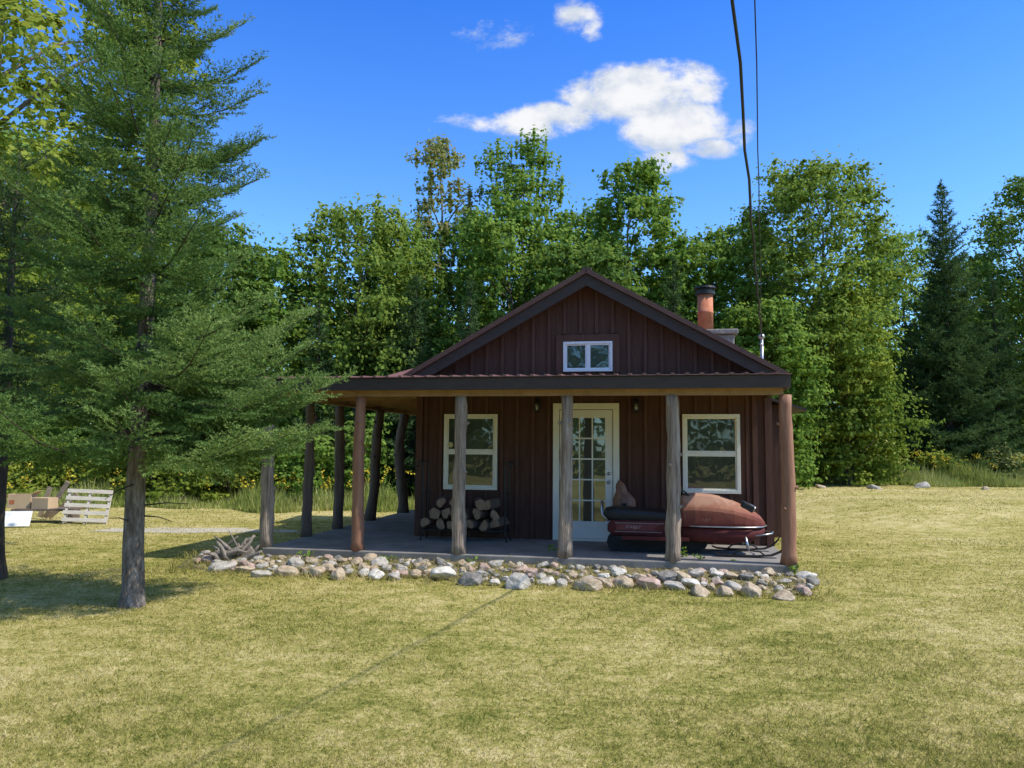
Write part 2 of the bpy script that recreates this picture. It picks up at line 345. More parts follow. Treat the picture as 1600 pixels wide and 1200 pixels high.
tag(npmesh('grass', V, 3, t, M['blade']), 'short mown grass blades across the whole lawn', 'grass', kind='stuff')

def edgeY(X): return np.interp(X, [-30, -3, 7, 30], [20, 20.3, 28.6, 28.6]) + .7*np.sin(X*.83)*np.sin(X*.31+1) + .35*np.sin(X*2.3)
N = 75000
X = rng.uniform(-30, 30, N); Y = edgeY(X) + rng.uniform(0, 1, N)**1.3*4
h = rng.uniform(.3, .95, N)*np.clip(.35+(Y-edgeY(X))*.5, 0, 1)*(.68+.32*np.sin(X*1.7)*np.sin(X*.6))*np.where(X > 7, 1.3, 1)*(.7+.45*ss(np.sin(X*3.1+Y*2)*.5+.5)); wd = rng.uniform(.01, .026, N); an = rng.uniform(0, 2*PI, N); la = rng.uniform(0, 2*PI, N); ln = h*rng.uniform(.05, .55, N)
base = np.stack([X, Y, G+rise(X, Y)], 1); s = np.stack([np.cos(an)*wd, np.sin(an)*wd, 0*X], 1); tip = base + np.stack([np.cos(la)*ln, np.sin(la)*ln, h], 1)
tag(npmesh('tall_grass', np.stack([base-s, base+s, tip], 1), 3, rng.uniform(0, 1, N)*.7+.3*np.sin(X*.9)**2, M['meadow']), 'tall unmown grass and weeds along the edge of the woods', 'tall grass', kind='stuff')
N = 520
Xc = rng.uniform(-28, 28, N); Yc = edgeY(Xc)+rng.uniform(.6, 3.5, N); zc = rng.uniform(.5, 1.05, N)*np.where(Xc > 7, 1.2, 1)+rise(Xc, Yc)
P = np.repeat(np.stack([Xc, Yc, zc+G], 1), 9, 0) + rng.normal(size=(N*9, 3))*np.array([.05, .05, .06])
tag(npmesh('goldenrod', leaves(P, unit(rng.normal(size=P.shape)), .07, .05), 4, rng.uniform(0, 1, len(P)), M['goldenrod']), 'yellow goldenrod flower heads among the tall weeds', 'wildflowers', kind='stuff')

# ------------------------------------------------------------ trees
def broadleaf(px, top, Y, r, label, m, group=None, n=34000, leaf=.152, cb=.10, nc=74, seed=0, bark='bark', name='broadleaf_tree', cat='tree', csize=.34, flat=.74):
    p = at(px, top, Y); X = p.x; g0 = G+float(rise(X, Y)); h = p.z-g0
    rs = np.random.default_rng(100+seed); rd = random.Random(seed)
    root = empty(name, (X, Y, g0), 0, label, cat, group)
    zb = h*cb; C = []
    for i in range(nc):
        t_ = ((i+.5)/nc)**.85; env = r*math.sqrt(max(.05, 1-((t_-.42)/.63)**2))
        a = i*2.4+rd.uniform(-.5, .5); q = env*math.sqrt(rd.uniform(.1, 1))*.9
        cr = r*csize*rd.uniform(.6, 1.2)*(1.05-.3*t_)
        z = zb + t_*(h-zb) - cr*flat*.7 + rd.uniform(-.3, .2)
        C.append((q*math.cos(a), q*math.sin(a), max(z, cr*.5), cr, rd.uniform(0, 1)))
    C.append((rd.uniform(-.15, .15)*r, 0, h-r*.16, r*.2, .7))
    C = np.array(C); wts = C[:, 3]**2; wts /= wts.sum(); cnt = rs.multinomial(n, wts)
    cen = np.repeat(C[:, :3], cnt, 0); cr = np.repeat(C[:, 3], cnt)[:, None]; ctint = np.repeat(C[:, 4], cnt)
    D = unit(rs.normal(size=cen.shape)); rr = rs.uniform(0, 1, (len(D), 1))**.45*(1+rs.normal(size=(len(D), 1))*.24)
    off = D*rr*cr*np.array([1, 1, flat])
    off += cr*.2*np.sin(off/cr*np.array([7.1, 6.3, 8.2])+ctint[:, None]*20)
    P = cen+off; P[:, 2] = np.maximum(P[:, 2], .08)
    nr = unit(D*.65 + np.array([.2, -.28, .5]) + rs.normal(size=D.shape)*.5)
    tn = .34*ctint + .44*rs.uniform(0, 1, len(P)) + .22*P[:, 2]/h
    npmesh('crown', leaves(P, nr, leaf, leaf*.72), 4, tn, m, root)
    b = MB(); tr = .05+h*.010; top_z = h*.9
    pts = [(math.sin(k*1.3+seed)*.03*k*r*.3, math.cos(k*1.7+seed)*.03*k*r*.3, top_z*k/7-.1*(k == 0)) for k in range(8)]
    b.tube(pts, [tr*(1.25 if k == 0 else 1-k/7.6) for k in range(8)], 8, .15, seed)
    for k in range(0, len(C)-1, 3):
        c = C[k]; z0 = max(.3, c[2]-math.hypot(c[0], c[1])*rd.uniform(.5, 1)-.2); kk = min(6.9, z0/top_z*7); i = int(kk); f = kk-i
        q = Vector(pts[i]).lerp(Vector(pts[min(i+1, 7)]), f); e = Vector(c[:3])
        mid = q.lerp(e, .5)+Vector((0, 0, .08*r)); rb = tr*.35*(1-z0/h*.6)
        b.tube([q, mid, e], [rb, rb*.7, rb*.25], 5)
    b.build('trunk', M[bark], root, True)
    return root

def spruce(p, h, z0, Lmax, dz, nb, step, nl, nw, dens, label, m, group=None, seed=0, trunk_r=.12, sub=True, bark='bark', low=-.12, high=.75, stubs=False, name='spruce_tree', ustep=.075, power=.92, jit=.18, zj=.5, extra=()):
    rd = random.Random(seed); rs = np.random.default_rng(seed+5); segs = []
    root = empty(name, p, 0, label, 'tree', group)
    b = MB(); K = 14
    pts = [(math.sin(k*.9+seed)*.02, math.cos(k*1.1+seed)*.02, -.1+(h+.05)*k/K) for k in range(K+1)]
    pts = [(0, 0, -.12), (0, 0, .03), (.003, 0, .18)] + pts[1:]
    rrs = [trunk_r*1.6, trunk_r*1.35, trunk_r*1.1]+[trunk_r*(1-k/K)+.008 for k in range(1, K+1)]
    b.tube(pts, rrs, 12, .14, seed); b.cm = 1
    todo = []; z = z0; k0 = 0
    while z < h-.1:
        f = (z-z0)/(h-z0); Lb = Lmax*(1-f)**power+.1; wl_ = rd.uniform(.85, 1.08); wr = rd.uniform(-.07, .07)
        for k in range(nb if f < .85 else max(3, nb-2)):
            az = k0*2.399+rd.uniform(-.4, .4); k0 += 1
            todo.append((az, Lb*wl_*rd.uniform(.5, 1.13), z+rd.uniform(-zj, zj)*dz, low+(high-low)*f+wr+rd.uniform(-jit, jit)))
        z += dz
    todo += list(extra)
    for az, Lk, zz, rs_ in todo:
            bt = rd.uniform(0, 1); hx, hy = math.cos(az), math.sin(az); bend = rd.uniform(-.25, .25)
            def bp(s):
                q = s*Lk; side = bend*q*s
                return Vector((hx*q-hy*side, hy*q+hx*side, zz+rs_*q-.10*Lk*math.sin(PI*min(1, s*1.1))+.18*Lk*s*s*s))
            ns = 6; pp_ = [bp(i/ns) for i in range(ns+1)]
            rb = .005+.009*Lk
            b.tube(pp_, [rb*(1-.85*i/ns) for i in range(ns+1)], 4, cap=False)
            for i in range(1, ns): segs.append((pp_[i], pp_[i+1], bt*.5+.2))
            s = .14
            while s < .99:
                for sd in (-1, 1):
                    if rd.random() < .08: continue
                    q = bp(s); tdir = (bp(min(1, s+.05))-bp(s-.05)).normalized(); an = sd*rd.uniform(.7, 1.15)
                    d = Vector((tdir.x*math.cos(an)-tdir.y*math.sin(an), tdir.x*math.sin(an)+tdir.y*math.cos(an), tdir.z+rd.uniform(-.28, .16))).normalized()
                    tl = (.46*(1-s)*min(1, s*3.5)+.10)*min(Lk, 1.7)*rd.uniform(.65, 1.25)+.03
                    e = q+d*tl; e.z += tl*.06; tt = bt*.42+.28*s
                    segs.append((q, e, tt))
                    if sub:
                        u = .25
                        while u < 1:
                            for s2 in (-1, 1):
                                a2 = s2*rd.uniform(.6, 1); d2 = Vector((d.x*math.cos(a2)-d.y*math.sin(a2), d.x*math.sin(a2)+d.y*math.cos(a2), d.z+rd.uniform(-.3, .35))).normalized()
                                qq = q.lerp(e, u); l2 = .38*tl*(1-u)+.05
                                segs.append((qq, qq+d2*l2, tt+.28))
                            u += ustep/max(tl, .1)
                s += step/Lk
    segs.append((Vector((0, 0, h-.5)), Vector((0, 0, h+.05)), .6))
    A0 = np.array([s[0] for s in segs]); A1 = np.array([s[1] for s in segs]); TT = np.array([s[2] for s in segs])
    D = A1-A0; Ln = np.linalg.norm(D, axis=1); cnt = np.maximum(2, (Ln*dens).astype(int)); Dn = unit(D)
    i = np.repeat(np.arange(len(segs)), cnt); u = rs.uniform(0, 1.02, len(i))[:, None]
    P = A0[i]+D[i]*u; ax = Dn[i]; rv = rs.normal(size=P.shape); rv[:, 2] = rv[:, 2]*.7+.15
    rv = unit(rv-ax*np.sum(rv*ax, 1, keepdims=True)); nd = unit(ax*.75+rv)
    ln = nl*rs.uniform(.7, 1.2, (len(i), 1)); sd = unit(np.cross(nd, rs.normal(size=P.shape)))*nw
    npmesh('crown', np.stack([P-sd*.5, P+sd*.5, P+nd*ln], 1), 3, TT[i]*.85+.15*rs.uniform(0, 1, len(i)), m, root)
    if stubs:
        for k in range(16):
            zz = rd.uniform(.9, z0+.3); a = rd.uniform(0, 2*PI); ln_ = rd.uniform(.15, .6)
            q = Vector((math.cos(a)*trunk_r*.8, math.sin(a)*trunk_r*.8, zz)); e = q+Vector((math.cos(a)*ln_, math.sin(a)*ln_, rd.uniform(-.15, .12)))
            b.tube([q, q.lerp(e, .5)+Vector((0, 0, .02)), e], [.009, .006, .003], 4)
    b.build('trunk', [M[bark], M['darkbark']], root, True)
    return root

hero = ground(206, 947)
rx_ = random.Random(77)
ext = [(rx_.uniform(-.75, .45), rx_.uniform(1.6, 1.92), zz, rx_.uniform(-.08, .12)) for zz in (1.95, 2.1, 2.25, 2.4, 2.6, 2.8, 3.0)]
spruce((hero.x, hero.y, G), 10.2, 1.9, 1.98, .44, 10, .075, .03, .0115, 125, 'tall green spruce with bare lower trunk standing on the lawn left of the porch', M['needle'], seed=3, trunk_r=.10, stubs=True, power=1.0, high=.5, low=-.14, jit=.08, zj=.16, extra=ext)
g2 = ground(2, 905)
spruce((g2.x-.1, g2.y, G), 5.6, 2.5, 1.5, .30, 7, .11, .05, .015, 60, 'shaded spruce cut by the left edge of the view', M['darkneedle'], seed=8, trunk_r=.11, bark='darkbark', stubs=True, ustep=.1)

broadleaf(20, -330, 12.5, 3.0, 'tall yellow green broadleaf tree rising behind the spruces at upper left', M['leafyellow'], n=36000, leaf=.13, cb=.28, seed=1, nc=70, csize=.3)
broadleaf(60, 200, 25, 3.4, 'green broadleaf tree in the woods behind the stacked boxes at far left', M['leafgreen'], seed=2)
broadleaf(215, 300, 26, 3.4, 'green broadleaf tree in the woods directly behind the big spruce trunk', M['leafgreen'], seed=3)
broadleaf(330, 350, 25, 2.8, 'dark broadleaf tree in the woods showing under right boughs of the big spruce', M['leafdark'], seed=4)
broadleaf(440, 395, 26, 2.7, 'green broadleaf tree in the woods beside right edge of the big spruce', M['leafgreen'], seed=5)
broadleaf(562, 316, 27, 2.8, 'rounded light green tree behind the left end of the porch roof', M['leafolive'], seed=6, n=38000)
broadleaf(690, 212, 31.5, 1.9, 'tall thin tree with sparse brownish yellow leaves, left of the cabin gable', M['leafbrown'], seed=7, n=18000, nc=52, csize=.36, cb=.2)
broadleaf(815, 216, 31, 2.6, 'tall green tree whose crown tops out above the left roof slope', M['leafgreen'], seed=8, cb=.2, n=36000)
broadleaf(800, 318, 27, 3.2, 'broad bright green tree just behind the left roof slope of the cabin', M['leafgreen'], seed=9, n=50000, nc=90, csize=.29)
broadleaf(985, 250, 29.5, 2.7, 'tall green maple rising straight behind the roof ridge', M['leafgreen'], seed=10, n=34000, leaf=.18)
broadleaf(905, 375, 26, 2.5, 'lower dark green tree behind the gable peak', M['leafdark'], seed=11)
broadleaf(1105, 355, 31, 2.7, 'green tree in the dip of the treeline behind the chimney', M['leafgreen'], seed=12)
broadleaf(1275, 248, 30, 3.7, 'large yellow green tree right of the chimney, widest crown in the woods', M['leafolive'], seed=13, n=68000, cb=.08, nc=120, csize=.27)
broadleaf(1318, 450, 29, 1.7, 'yellowing shorter tree at the sunny right foot of the large yellow green tree', M['leafyellow'], seed=14, cb=.03, n=22000)
broadleaf(1195, 470, 27, 2.1, 'green shorter tree behind the right eave of the cabin', M['leafgreen'], seed=15, cb=.03)
broadleaf(1412, 360, 40, 3.2, 'distant green tree between the yellow green tree and the dark spruce', M['leafgreen'], seed=16)
broadleaf(1600, 270, 35, 3.2, 'dark green broadleaf tree at the right edge of the view', M['leafdark'], seed=17, n=42000)
broadleaf(1730, 250, 37, 3, 'dark green broadleaf tree just past the right edge of the view', M['leafdark'], seed=18, n=12000, leaf=.22)
broadleaf(-60, 330, 26, 2.8, 'green broadleaf tree just past the left edge of the view', M['leafgreen'], seed=19, n=12000, leaf=.22)
broadleaf(625, 345, 29, 2.6, 'green tree filling the gap behind the thin brownish tree', M['leafgreen'], seed=60)
broadleaf(725, 335, 32, 2.6, 'green tree between the thin brownish tree and the tall green tree', M['leafgreen'], seed=61)
broadleaf(1030, 375, 32, 2.7, 'dark green tree in the second row right of the roof peak', M['leafdark'], seed=62)
broadleaf(1510, 400, 41, 3.2, 'distant dark green tree behind the pointed spruce', M['leafdark'], seed=63)
broadleaf(915, 330, 33, 2.4, 'green tree in the second row directly behind the roof peak', M['leafgreen'], seed=64)
broadleaf(1175, 345, 34, 2.6, 'green tree in the second row left of the large yellow green tree', M['leafgreen'], seed=65)
def far_spruce(px, top, Y, r, label, seed, z0=.3, bark='darkbark', m='darkneedle', nb=7):
    p = at(px, top, Y); g0 = G+float(rise(p.x, Y)); h = p.z-g0
    spruce((p.x, Y, g0), h, z0, r, .3, nb, .19, .17, .045, 30, label, M[m], seed=seed, trunk_r=.03+h*.009, sub=False, bark=bark, low=-.25, high=.5)
far_spruce(1470, 285, 33, 3.0, 'tall dark pointed spruce standing alone against the sky at right', 21, nb=10)
far_spruce(650, 430, 25.5, 2.0, 'dark spruce in the woods above the left porch roof', 22)
far_spruce(1052, 395, 27.5, 1.8, 'dark spruce behind the right roof slope left of the chimney', 23)
far_spruce(1550, 430, 33.5, 2.2, 'shorter dark spruce between the pointed spruce and right edge', 24)
far_spruce(500, 470, 24.5, 1.6, 'dark spruce in the woods left of the porch roof end', 25)
far_spruce(735, 440, 24.5, 1.7, 'dark spruce close behind the left half of the cabin roof', 26)
far_spruce(1422, 500, 33, 1.9, 'short dark spruce at the left foot of the pointed spruce', 27)
for k, (px, top, Y, r, mm, lb) in enumerate([(120, 690, 23, 1.3, 'leafyellow', 'yellow green shrub behind the pallet'), (265, 670, 22.8, 1.5, 'leafyellow', 'yellow green shrub seen just right of the big spruce trunk'),
        (360, 675, 22.8, 1.4, 'leafyellow', 'yellow green shrub seen left of the grey corner porch post'), (20, 680, 23, 1.4, 'leafyellow', 'yellow green shrub behind the cardboard boxes'),
        (470, 670, 22.8, 1.4, 'leafgreen', 'green shrub seen through the left side of the porch'), (570, 655, 24, 1.4, 'leafgreen', 'green shrub seen between the crooked side posts'),
        (1275, 665, 31, 1.3, 'leafgreen', 'green shrub just right of the cabin at the wood edge'), (1365, 690, 31, 1.3, 'meadow', 'pale bush under the right side of the large yellow green tree'),
        (1570, 700, 31.5, 1.2, 'meadow', 'pale bush at right edge of the far lawn'), (1465, 710, 31.5, 1.0, 'leafyellow', 'low yellow green bush below the pointed spruce')]):
    broadleaf(px, top, Y, r, lb, M[mm], n=6500, leaf=.13, cb=.05, nc=22, seed=40+k, name='shrub', cat='shrub', csize=.42)
N = 60000
X = rng.uniform(-45, 45, N); Y = rng.uniform(36, 43, N)+np.where(X > 14, 3, 0); topz = 8.6+1.6*np.sin(X*.8)+1.1*np.sin(X*2.1+1)+np.where(X < -14, 1, 0); Z = rng.uniform(0, 1, N)*topz
N2 = 16000
X = np.concatenate([X, rng.uniform(-26, 26, N2)]); Y = np.concatenate([Y, rng.uniform(-24, -18, N2)]); Z = np.concatenate([Z, rng.uniform(0, 1, N2)*(10+2*np.sin(X[-N2:]*.7))])
P = np.stack([X, Y, Z+G], 1)
tag(npmesh('woodland', leaves(P, unit(rng.normal(size=P.shape)+np.array([0, 0, .5])), .5, .36), 4, rng.uniform(0, .8, len(P)), M['leafgreen']), 'dark mass of woods far behind the front row of trees', 'woods', kind='stuff')

# ------------------------------------------------------------ cabin
cab = empty('cabin', P0, -A, 'brown board and batten cabin with gabled roof and wraparound log post porch', 'cabin')
ZF = .14
XL, XR, VW, VB = -5.76, -.02, 2.0, 8.0
AX, AZ, SLP = -2.87, 4.46, .558
def roofz(x): return AZ - SLP*abs(x-AX)
MB().slab([(-7.48, 0, G-.1), (0, 0, G-.1), (0, 7.0, G-.1), (-7.48, 7.0, G-.1)], ZF-G+.1).build('porch_slab', M['concrete'], cab, bevel=.015)
xa, za = hp(694, 647, VW-.05); xb, zb = hp(776, 766, VW-.05); WL = (xa, xb, zb, za)
xa, za = hp(1066, 647, VW-.05); xb, zb = hp(1158, 772, VW-.05); WR = (xa, xb, zb, za)
xa, za = hp(880, 534, VW-.05); xb, zb = hp(957, 580, VW-.05); WG = (xa, xb, zb, za)
xa, za = hp(864, 630, VW-.05); xb, zb = hp(968, 845, VW-.05); DR = (xa, xb, ZF, za)
b = MB(); b.prism([(XL, ZF), (XR, ZF), (XR, roofz(XR)-.12), (AX, AZ-.12), (XL, roofz(XL)-.12)], VW, VW+.12)
b.build('front_wall', M['siding'], cab)
b = MB(); x = XL+.15; i = 0
while x < XR-.1:
    iv = [(ZF+.01, roofz(x)-.14)]
    for (a0, a1, c0, c1), pad in ((WL, .02), (WR, .02), (WG, .13), (DR, .01)):
        if a0-pad-.03 < x < a1+pad+.03:
            nv = []
            for p, q in iv:
                if c0-pad > p: nv.append((p, min(q, c0-pad)))
                if c1+pad < q: nv.append((max(p, c1+pad), q))
            iv = nv
    for p, q in iv:
        if q-p > .05: b.box(x-.024, x+.024, VW-.03, VW-.001, p, q)
    x += .262; i += 1
b.build('batten_strips', M['batten'], cab)
for a_, c_ in ((XL-.02, XL+.09), (XR-.09, XR+.02), (XR-.28, XR-.2)): MB().box(a_, c_, VW-.038, VW-.002, ZF, 2.72).build('corner_board', M['batten'], cab)
for xa_, xb_, xo in ((XL, XL+.12, XL), (XR-.12, XR, XR)):
    b = MB(); b.box(xa_, xb_, VW+.121, VB, ZF, roofz(xo)-.1); y = VW+.4
    while y < VB:
        if xo == XL: b.box(XL-.02, XL+.001, y-.022, y+.022, ZF+.002, roofz(XL)-.12)
        else: b.box(XR-.001, XR+.02, y-.022, y+.022, ZF+.002, roofz(XR)-.12)
        y += .262
    b.build('side_wall', M['siding'], cab)
b = MB(); b.prism([(XL, ZF), (XR, ZF), (XR, roofz(XR)-.12), (AX, AZ-.12), (XL, roofz(XL)-.12)], VB+.001, VB+.12); b.build('rear_wall', M['siding'], cab)
VF = 1.68; XEL, XER = -5.95, .20
b = MB()
for xe in (XEL, XER):
    b.slab([(AX, VF-.03, AZ-.02), (xe, VF-.03, roofz(xe)-.02), (xe, VB+.35, roofz(xe)-.02), (AX, VB+.35, AZ-.02)], .05)
    y = VF+.05
    while y < VB+.3:
        b.beam((AX, y, AZ+.04), (xe, y, roofz(xe)+.04), .035, .03); y += .23
mr = b.build('roof', M['metalroof'], cab)
b = MB(); b.beam((AX, VF-.05, AZ+.05), (AX, VB+.37, AZ+.05), .16, .035); b.build('ridge_cap', M['fascia'], mr)
for xe in (XEL, XER):
    b = MB(); s = 1 if xe > AX else -1
    b.prism([(AX, AZ-.03), (xe, roofz(xe)-.03), (xe, roofz(xe)-.215), (AX, AZ-.215)] if s > 0 else [(AX-.001, AZ-.03), (AX-.001, AZ-.215), (xe, roofz(xe)-.215), (xe, roofz(xe)-.03)], VF, VF+.035)
    b.build('rake_board', M['fascia'], mr)
    b = MB(); b.prism([(AX+s*.01, AZ+.06), (xe, roofz(xe)+.06), (xe, roofz(xe)-.025), (AX+s*.01, AZ-.025)], VF-.055, VF-.031); b.build('rake_flashing', M['trimbrown'], mr)
    b = MB(); b.slab([(AX, VF+.04, AZ-.17), (xe, VF+.04, roofz(xe)-.17), (xe, VW-.04, roofz(xe)-.17), (AX, VW-.04, AZ-.17)], .02); b.build('soffit', M['trimbrown'], mr)
    b = MB(); b.box(min(xe, xe-s*.03), max(xe, xe-s*.03), VF+.05, VB+.3, roofz(xe)-.2, roofz(xe)-.03); b.build('eave_board', M['fascia'], mr)
# porch roof
b = MB(); z0, z1 = 2.608, 2.745; xl, xr = -7.55, -.05
b.slab([(xl, -.16, z0), (xr, -.16, z0), (xr, 1.98, z1), (XL, 1.98, z1)], .012)
b.slab([(xl, -.16, z0), (XL, 1.98, z1), (XL, 6.95, z1), (xl, 6.95, z0)], .012)
x = xl+.1
while x < xr:
    vend = 1.98 if x > XL else -.16+(x-xl)/(XL-xl)*2.14
    b.beam((x, -.17, z0+.02), (x, vend, z0+(z1-z0)*(vend+.16)/2.14+.02), .045, .022); x += .19
y = .3
while y < 6.9:
    xe = XL if y > 1.98 else xl+(y+.16)/2.14*(XL-xl)
    b.beam((xl-.01, y, z0+.02), (xe, y, z0+(z1-z0)*(xe-xl)/(XL-xl)+.02), .045, .022); y += .19
pr = b.build('porch_roof', M['metalroof'], cab)
for q in ((xl+.01, xr-.01, -.13, -.09), (xl+.01, xl+.05, -.089, 6.9), (xr-.05, xr-.01, -.089, 1.95)): MB().box(*q, 2.435, 2.602).build('fascia', M['fascia'], pr)
b = MB(); b.slab([(xl+.06, -.085, 2.445), (xr-.06, -.085, 2.445), (xr-.06, 1.96, 2.505), (XL, 1.96, 2.505)], .02); b.slab([(xl+.06, -.085, 2.445), (XL, 1.96, 2.505), (XL-.03, 6.9, 2.505), (xl+.06, 6.9, 2.445)], .02)
b.build('ceiling', M['ceiling'], pr)
MB().box(xl+.12, xr-.08, .03, .14, 2.355, 2.44).build('beam', M['joist'], pr); MB().box(xl+.1, xl+.21, .2, 6.85, 2.355, 2.441).build('beam', M['joist'], pr)
y = 1.2
while y < 6.8: MB().beam((xl+.22, y, 2.425), (XL-.03, y, 2.478), .045, .06).build('joist', M['joist'], pr); y += .8
b = MB(); b.slab([(-7.52, 5.0, 3.06), (-5.4, 5.0, 3.06), (-5.4, 6.9, 3.42), (-7.52, 6.9, 3.42)], .02)
x = -7.45
while x < -5.45: b.beam((x, 4.98, 3.095), (x, 6.9, 3.455), .04, .03); x += .19
o = b.build('rear_roof_section', M['metalroof'], cab)
b = MB(); b.box(-7.5, -5.8, 5.03, 5.07, 2.68, 3.055); b.box(-7.5, -7.46, 5.069, 6.88, 2.68, 3.05); b.build('riser', M['fascia'], o)
MB().box(XR+.03, .62, 5.2, 7.9, G, 2.5).build('lean_to_wall', M['siding'], cab)
MB().slab([(XR+.03, 4.9, 2.70), (1.06, 4.9, 2.36), (1.06, 8.1, 2.36), (XR+.03, 8.1, 2.70)], .05).build('lean_to_roof', M['fascia'], cab)
def post(x, v, m, r=.085, lean=(0, 0), wob=.2, seed=0, crook=0, zt=2.365, knots=0):
    b = MB(); rd = random.Random(seed); K = 16; pts = []; rr = []
    for i in range(K+1):
        t_ = i/K; pts.append((x+lean[0]*t_+crook*math.sin(t_*PI*1.5+seed)*.5+rd.uniform(-1, 1)*.004, v+lean[1]*t_+crook*math.cos(t_*4+seed)*.3, ZF-.01+(zt-ZF)*t_))
        rr.append(r*(1.12-.22*t_)*(1+rd.uniform(-.04, .04))*(1.12 if i == 0 else 1))
    b.tube(pts, rr, 18, wob, seed)
    for k in range(knots):
        t_ = rd.uniform(.2, .9); i = int(t_*K); a = rd.uniform(0, 6.28); q = Vector(pts[i]); d = Vector((math.cos(a), math.sin(a), .35))
        b.tube([q, q+d*(r+.035)], [.035, .02], 6)
    return b.build('porch_post', m, cab, True)
for i, (px, py, m, r) in enumerate([(415, 851, 'cedar', .088), (558, 858, 'peeled', .082), (717, 862, 'cedar', .088), (884, 868, 'cedar', .085), (1053, 874, 'cedar', .088), (1233, 880, 'peeled', .088)]):
    x, _ = hp(px, py, .1); post(x, .1, M[m], r, wob=.32 if m == 'cedar' else .12, seed=i+1, crook=.02, knots=3)
xs = hp(415, 851, .1)[0]
post(xs, 1.47, M['darkpost'], .08, seed=11, crook=.02, knots=2)
post(xs, 2.73, M['darkpost'], .085, seed=12, crook=.03, knots=2)
post(xs-.02, 4.3, M['darkpost'], .10, (.22, .1), seed=13, crook=.09, knots=4)
post(xs, 6.2, M['darkpost'], .11, (.05, .1), seed=14, crook=.16, knots=3)
def window(o4, name, m, v, rail='h', fw=.055):
    x0, x1, z0, z1 = o4
    b = MB()
    for a in ((x0, x1, z1-fw, z1), (x0, x1, z0, z0+fw), (x0, x0+fw, z0+fw, z1-fw), (x1-fw, x1, z0+fw, z1-fw)): b.box(a[0], a[1], v-.05, v-.001, a[2], a[3])
    f = b.build(name, m, cab, bevel=.004)
    cx, cz = (x0+x1)/2, (z0+z1)/2
    b = MB()
    if rail == 'h': b.box(x0+fw, x1-fw, v-.035, v-.004, cz-.022, cz+.022)
    else: b.box(cx-.02, cx+.02, v-.035, v-.004, z0+fw, z1-fw)
    b.build('meeting_rail', m, f)
    i0, i1, k0, k1 = x0+fw, x1-fw, z0+fw, z1-fw
    parts = [(i0, i1, cz+.022, k1, -.012), (i0, i1, k0, cz-.022, -.018)] if rail == 'h' else [(i0, cx-.02, k0, k1, -.012), (cx+.02, i1, k0, k1, -.018)]
    for a in parts:
        b = MB(); s = .022; dy = a[4]
        for q in ((a[0], a[1], a[3]-s, a[3]), (a[0], a[1], a[2], a[2]+s), (a[0], a[0]+s, a[2]+s, a[3]-s), (a[1]-s, a[1], a[2]+s, a[3]-s)): b.box(q[0], q[1], v+dy-.012, v-.003, q[2], q[3])
        b.build('sash', m, f)
        MB().box(a[0]+s, a[1]-s, v-.006, v-.0025, a[2]+s, a[3]-s).build('pane', M['glass'], f)
    return f
wl = window(WL, 'window', M['cream'], VW); window(WR, 'window', M['cream'], VW)
wg = window(WG, 'gable_window', M['white'], VW, 'v', .04)
x0, x1, z0, z1 = WG; b = MB(); pd = .115
for a in ((x0-pd, x1+pd, z1+.004, z1+pd), (x0-pd, x0-.004, z0-.02, z1+.003), (x1+.004, x1+pd, z0-.02, z1+.003)): b.box(a[0], a[1], VW-.04, VW-.001, a[2], a[3])
b.build('window_trim', M['batten'], wg)
xs_, zs_ = hp(704, 695, VW-.02); b = MB(); b.tube([(xs_, VW-.03, zs_), (xs_, VW-.02, zs_)], .045, 16); b.build('sticker', mat('sticker', (.6, .5, .2), (.45, .4, .25), .6, 30, bump=0), wl)
x0, x1, z0, z1 = DR; tw_ = .10; b = MB()
b.box(x0, x0+tw_, VW-.035, VW-.001, z0, z1-tw_); b.box(x1-tw_, x1, VW-.035, VW-.001, z0, z1-tw_); b.box(x0, x1, VW-.037, VW-.001, z1-tw_, z1)
b.box(x0+tw_-.03, x1-tw_+.03, VW-.06, VW-.001, z0-.005, z0+.035)
b.build('door_frame', M['cream'], cab, bevel=.004)
dx0, dx1, dz0, dz1 = x0+tw_+.01, x1-tw_-.01, z0+.04, z1-tw_-.01
gx0, gx1, gz0, gz1 = dx0+.115, dx1-.115, dz0+.27, dz1-.13
b = MB(); v0, v1 = VW-.025, VW-.002
b.box(dx0, gx0, v0, v1, dz0, dz1); b.box(gx1, dx1, v0, v1, dz0, dz1); b.box(gx0, gx1, v0, v1, dz0, gz0); b.box(gx0, gx1, v0, v1, gz1, dz1)
for k in (1, 2): xm = gx0+(gx1-gx0)*k/3; b.box(xm-.011, xm+.011, v0+.004, v1, gz0, gz1)
for k in range(1, 5): zm = gz0+(gz1-gz0)*k/5; b.box(gx0, gx1, v0+.006, v1, zm-.011, zm+.011)
dr = b.build('door', M['door'], cab)
MB().box(gx0, gx1, VW-.008, VW-.003, gz0, gz1).build('pane', M['glassdoor'], dr)
b = MB(); b.lathe([(.012, 0), (.012, .02), (.026, .03), (.03, .045), (.02, .06), (.001, .065)], (0, 0, 0))
o = b.build('door_handle', M['steel'], dr, True); o.location = (dx1-.055, v0+.002, 1.08); o.rotation_euler = (PI/2, 0, 0)
b = MB(); b.tube([(dx1-.055, v0-.001, 1.22), (dx1-.055, v0-.02, 1.22)], .025, 12); b.build('deadbolt', M['steel'], dr, True)
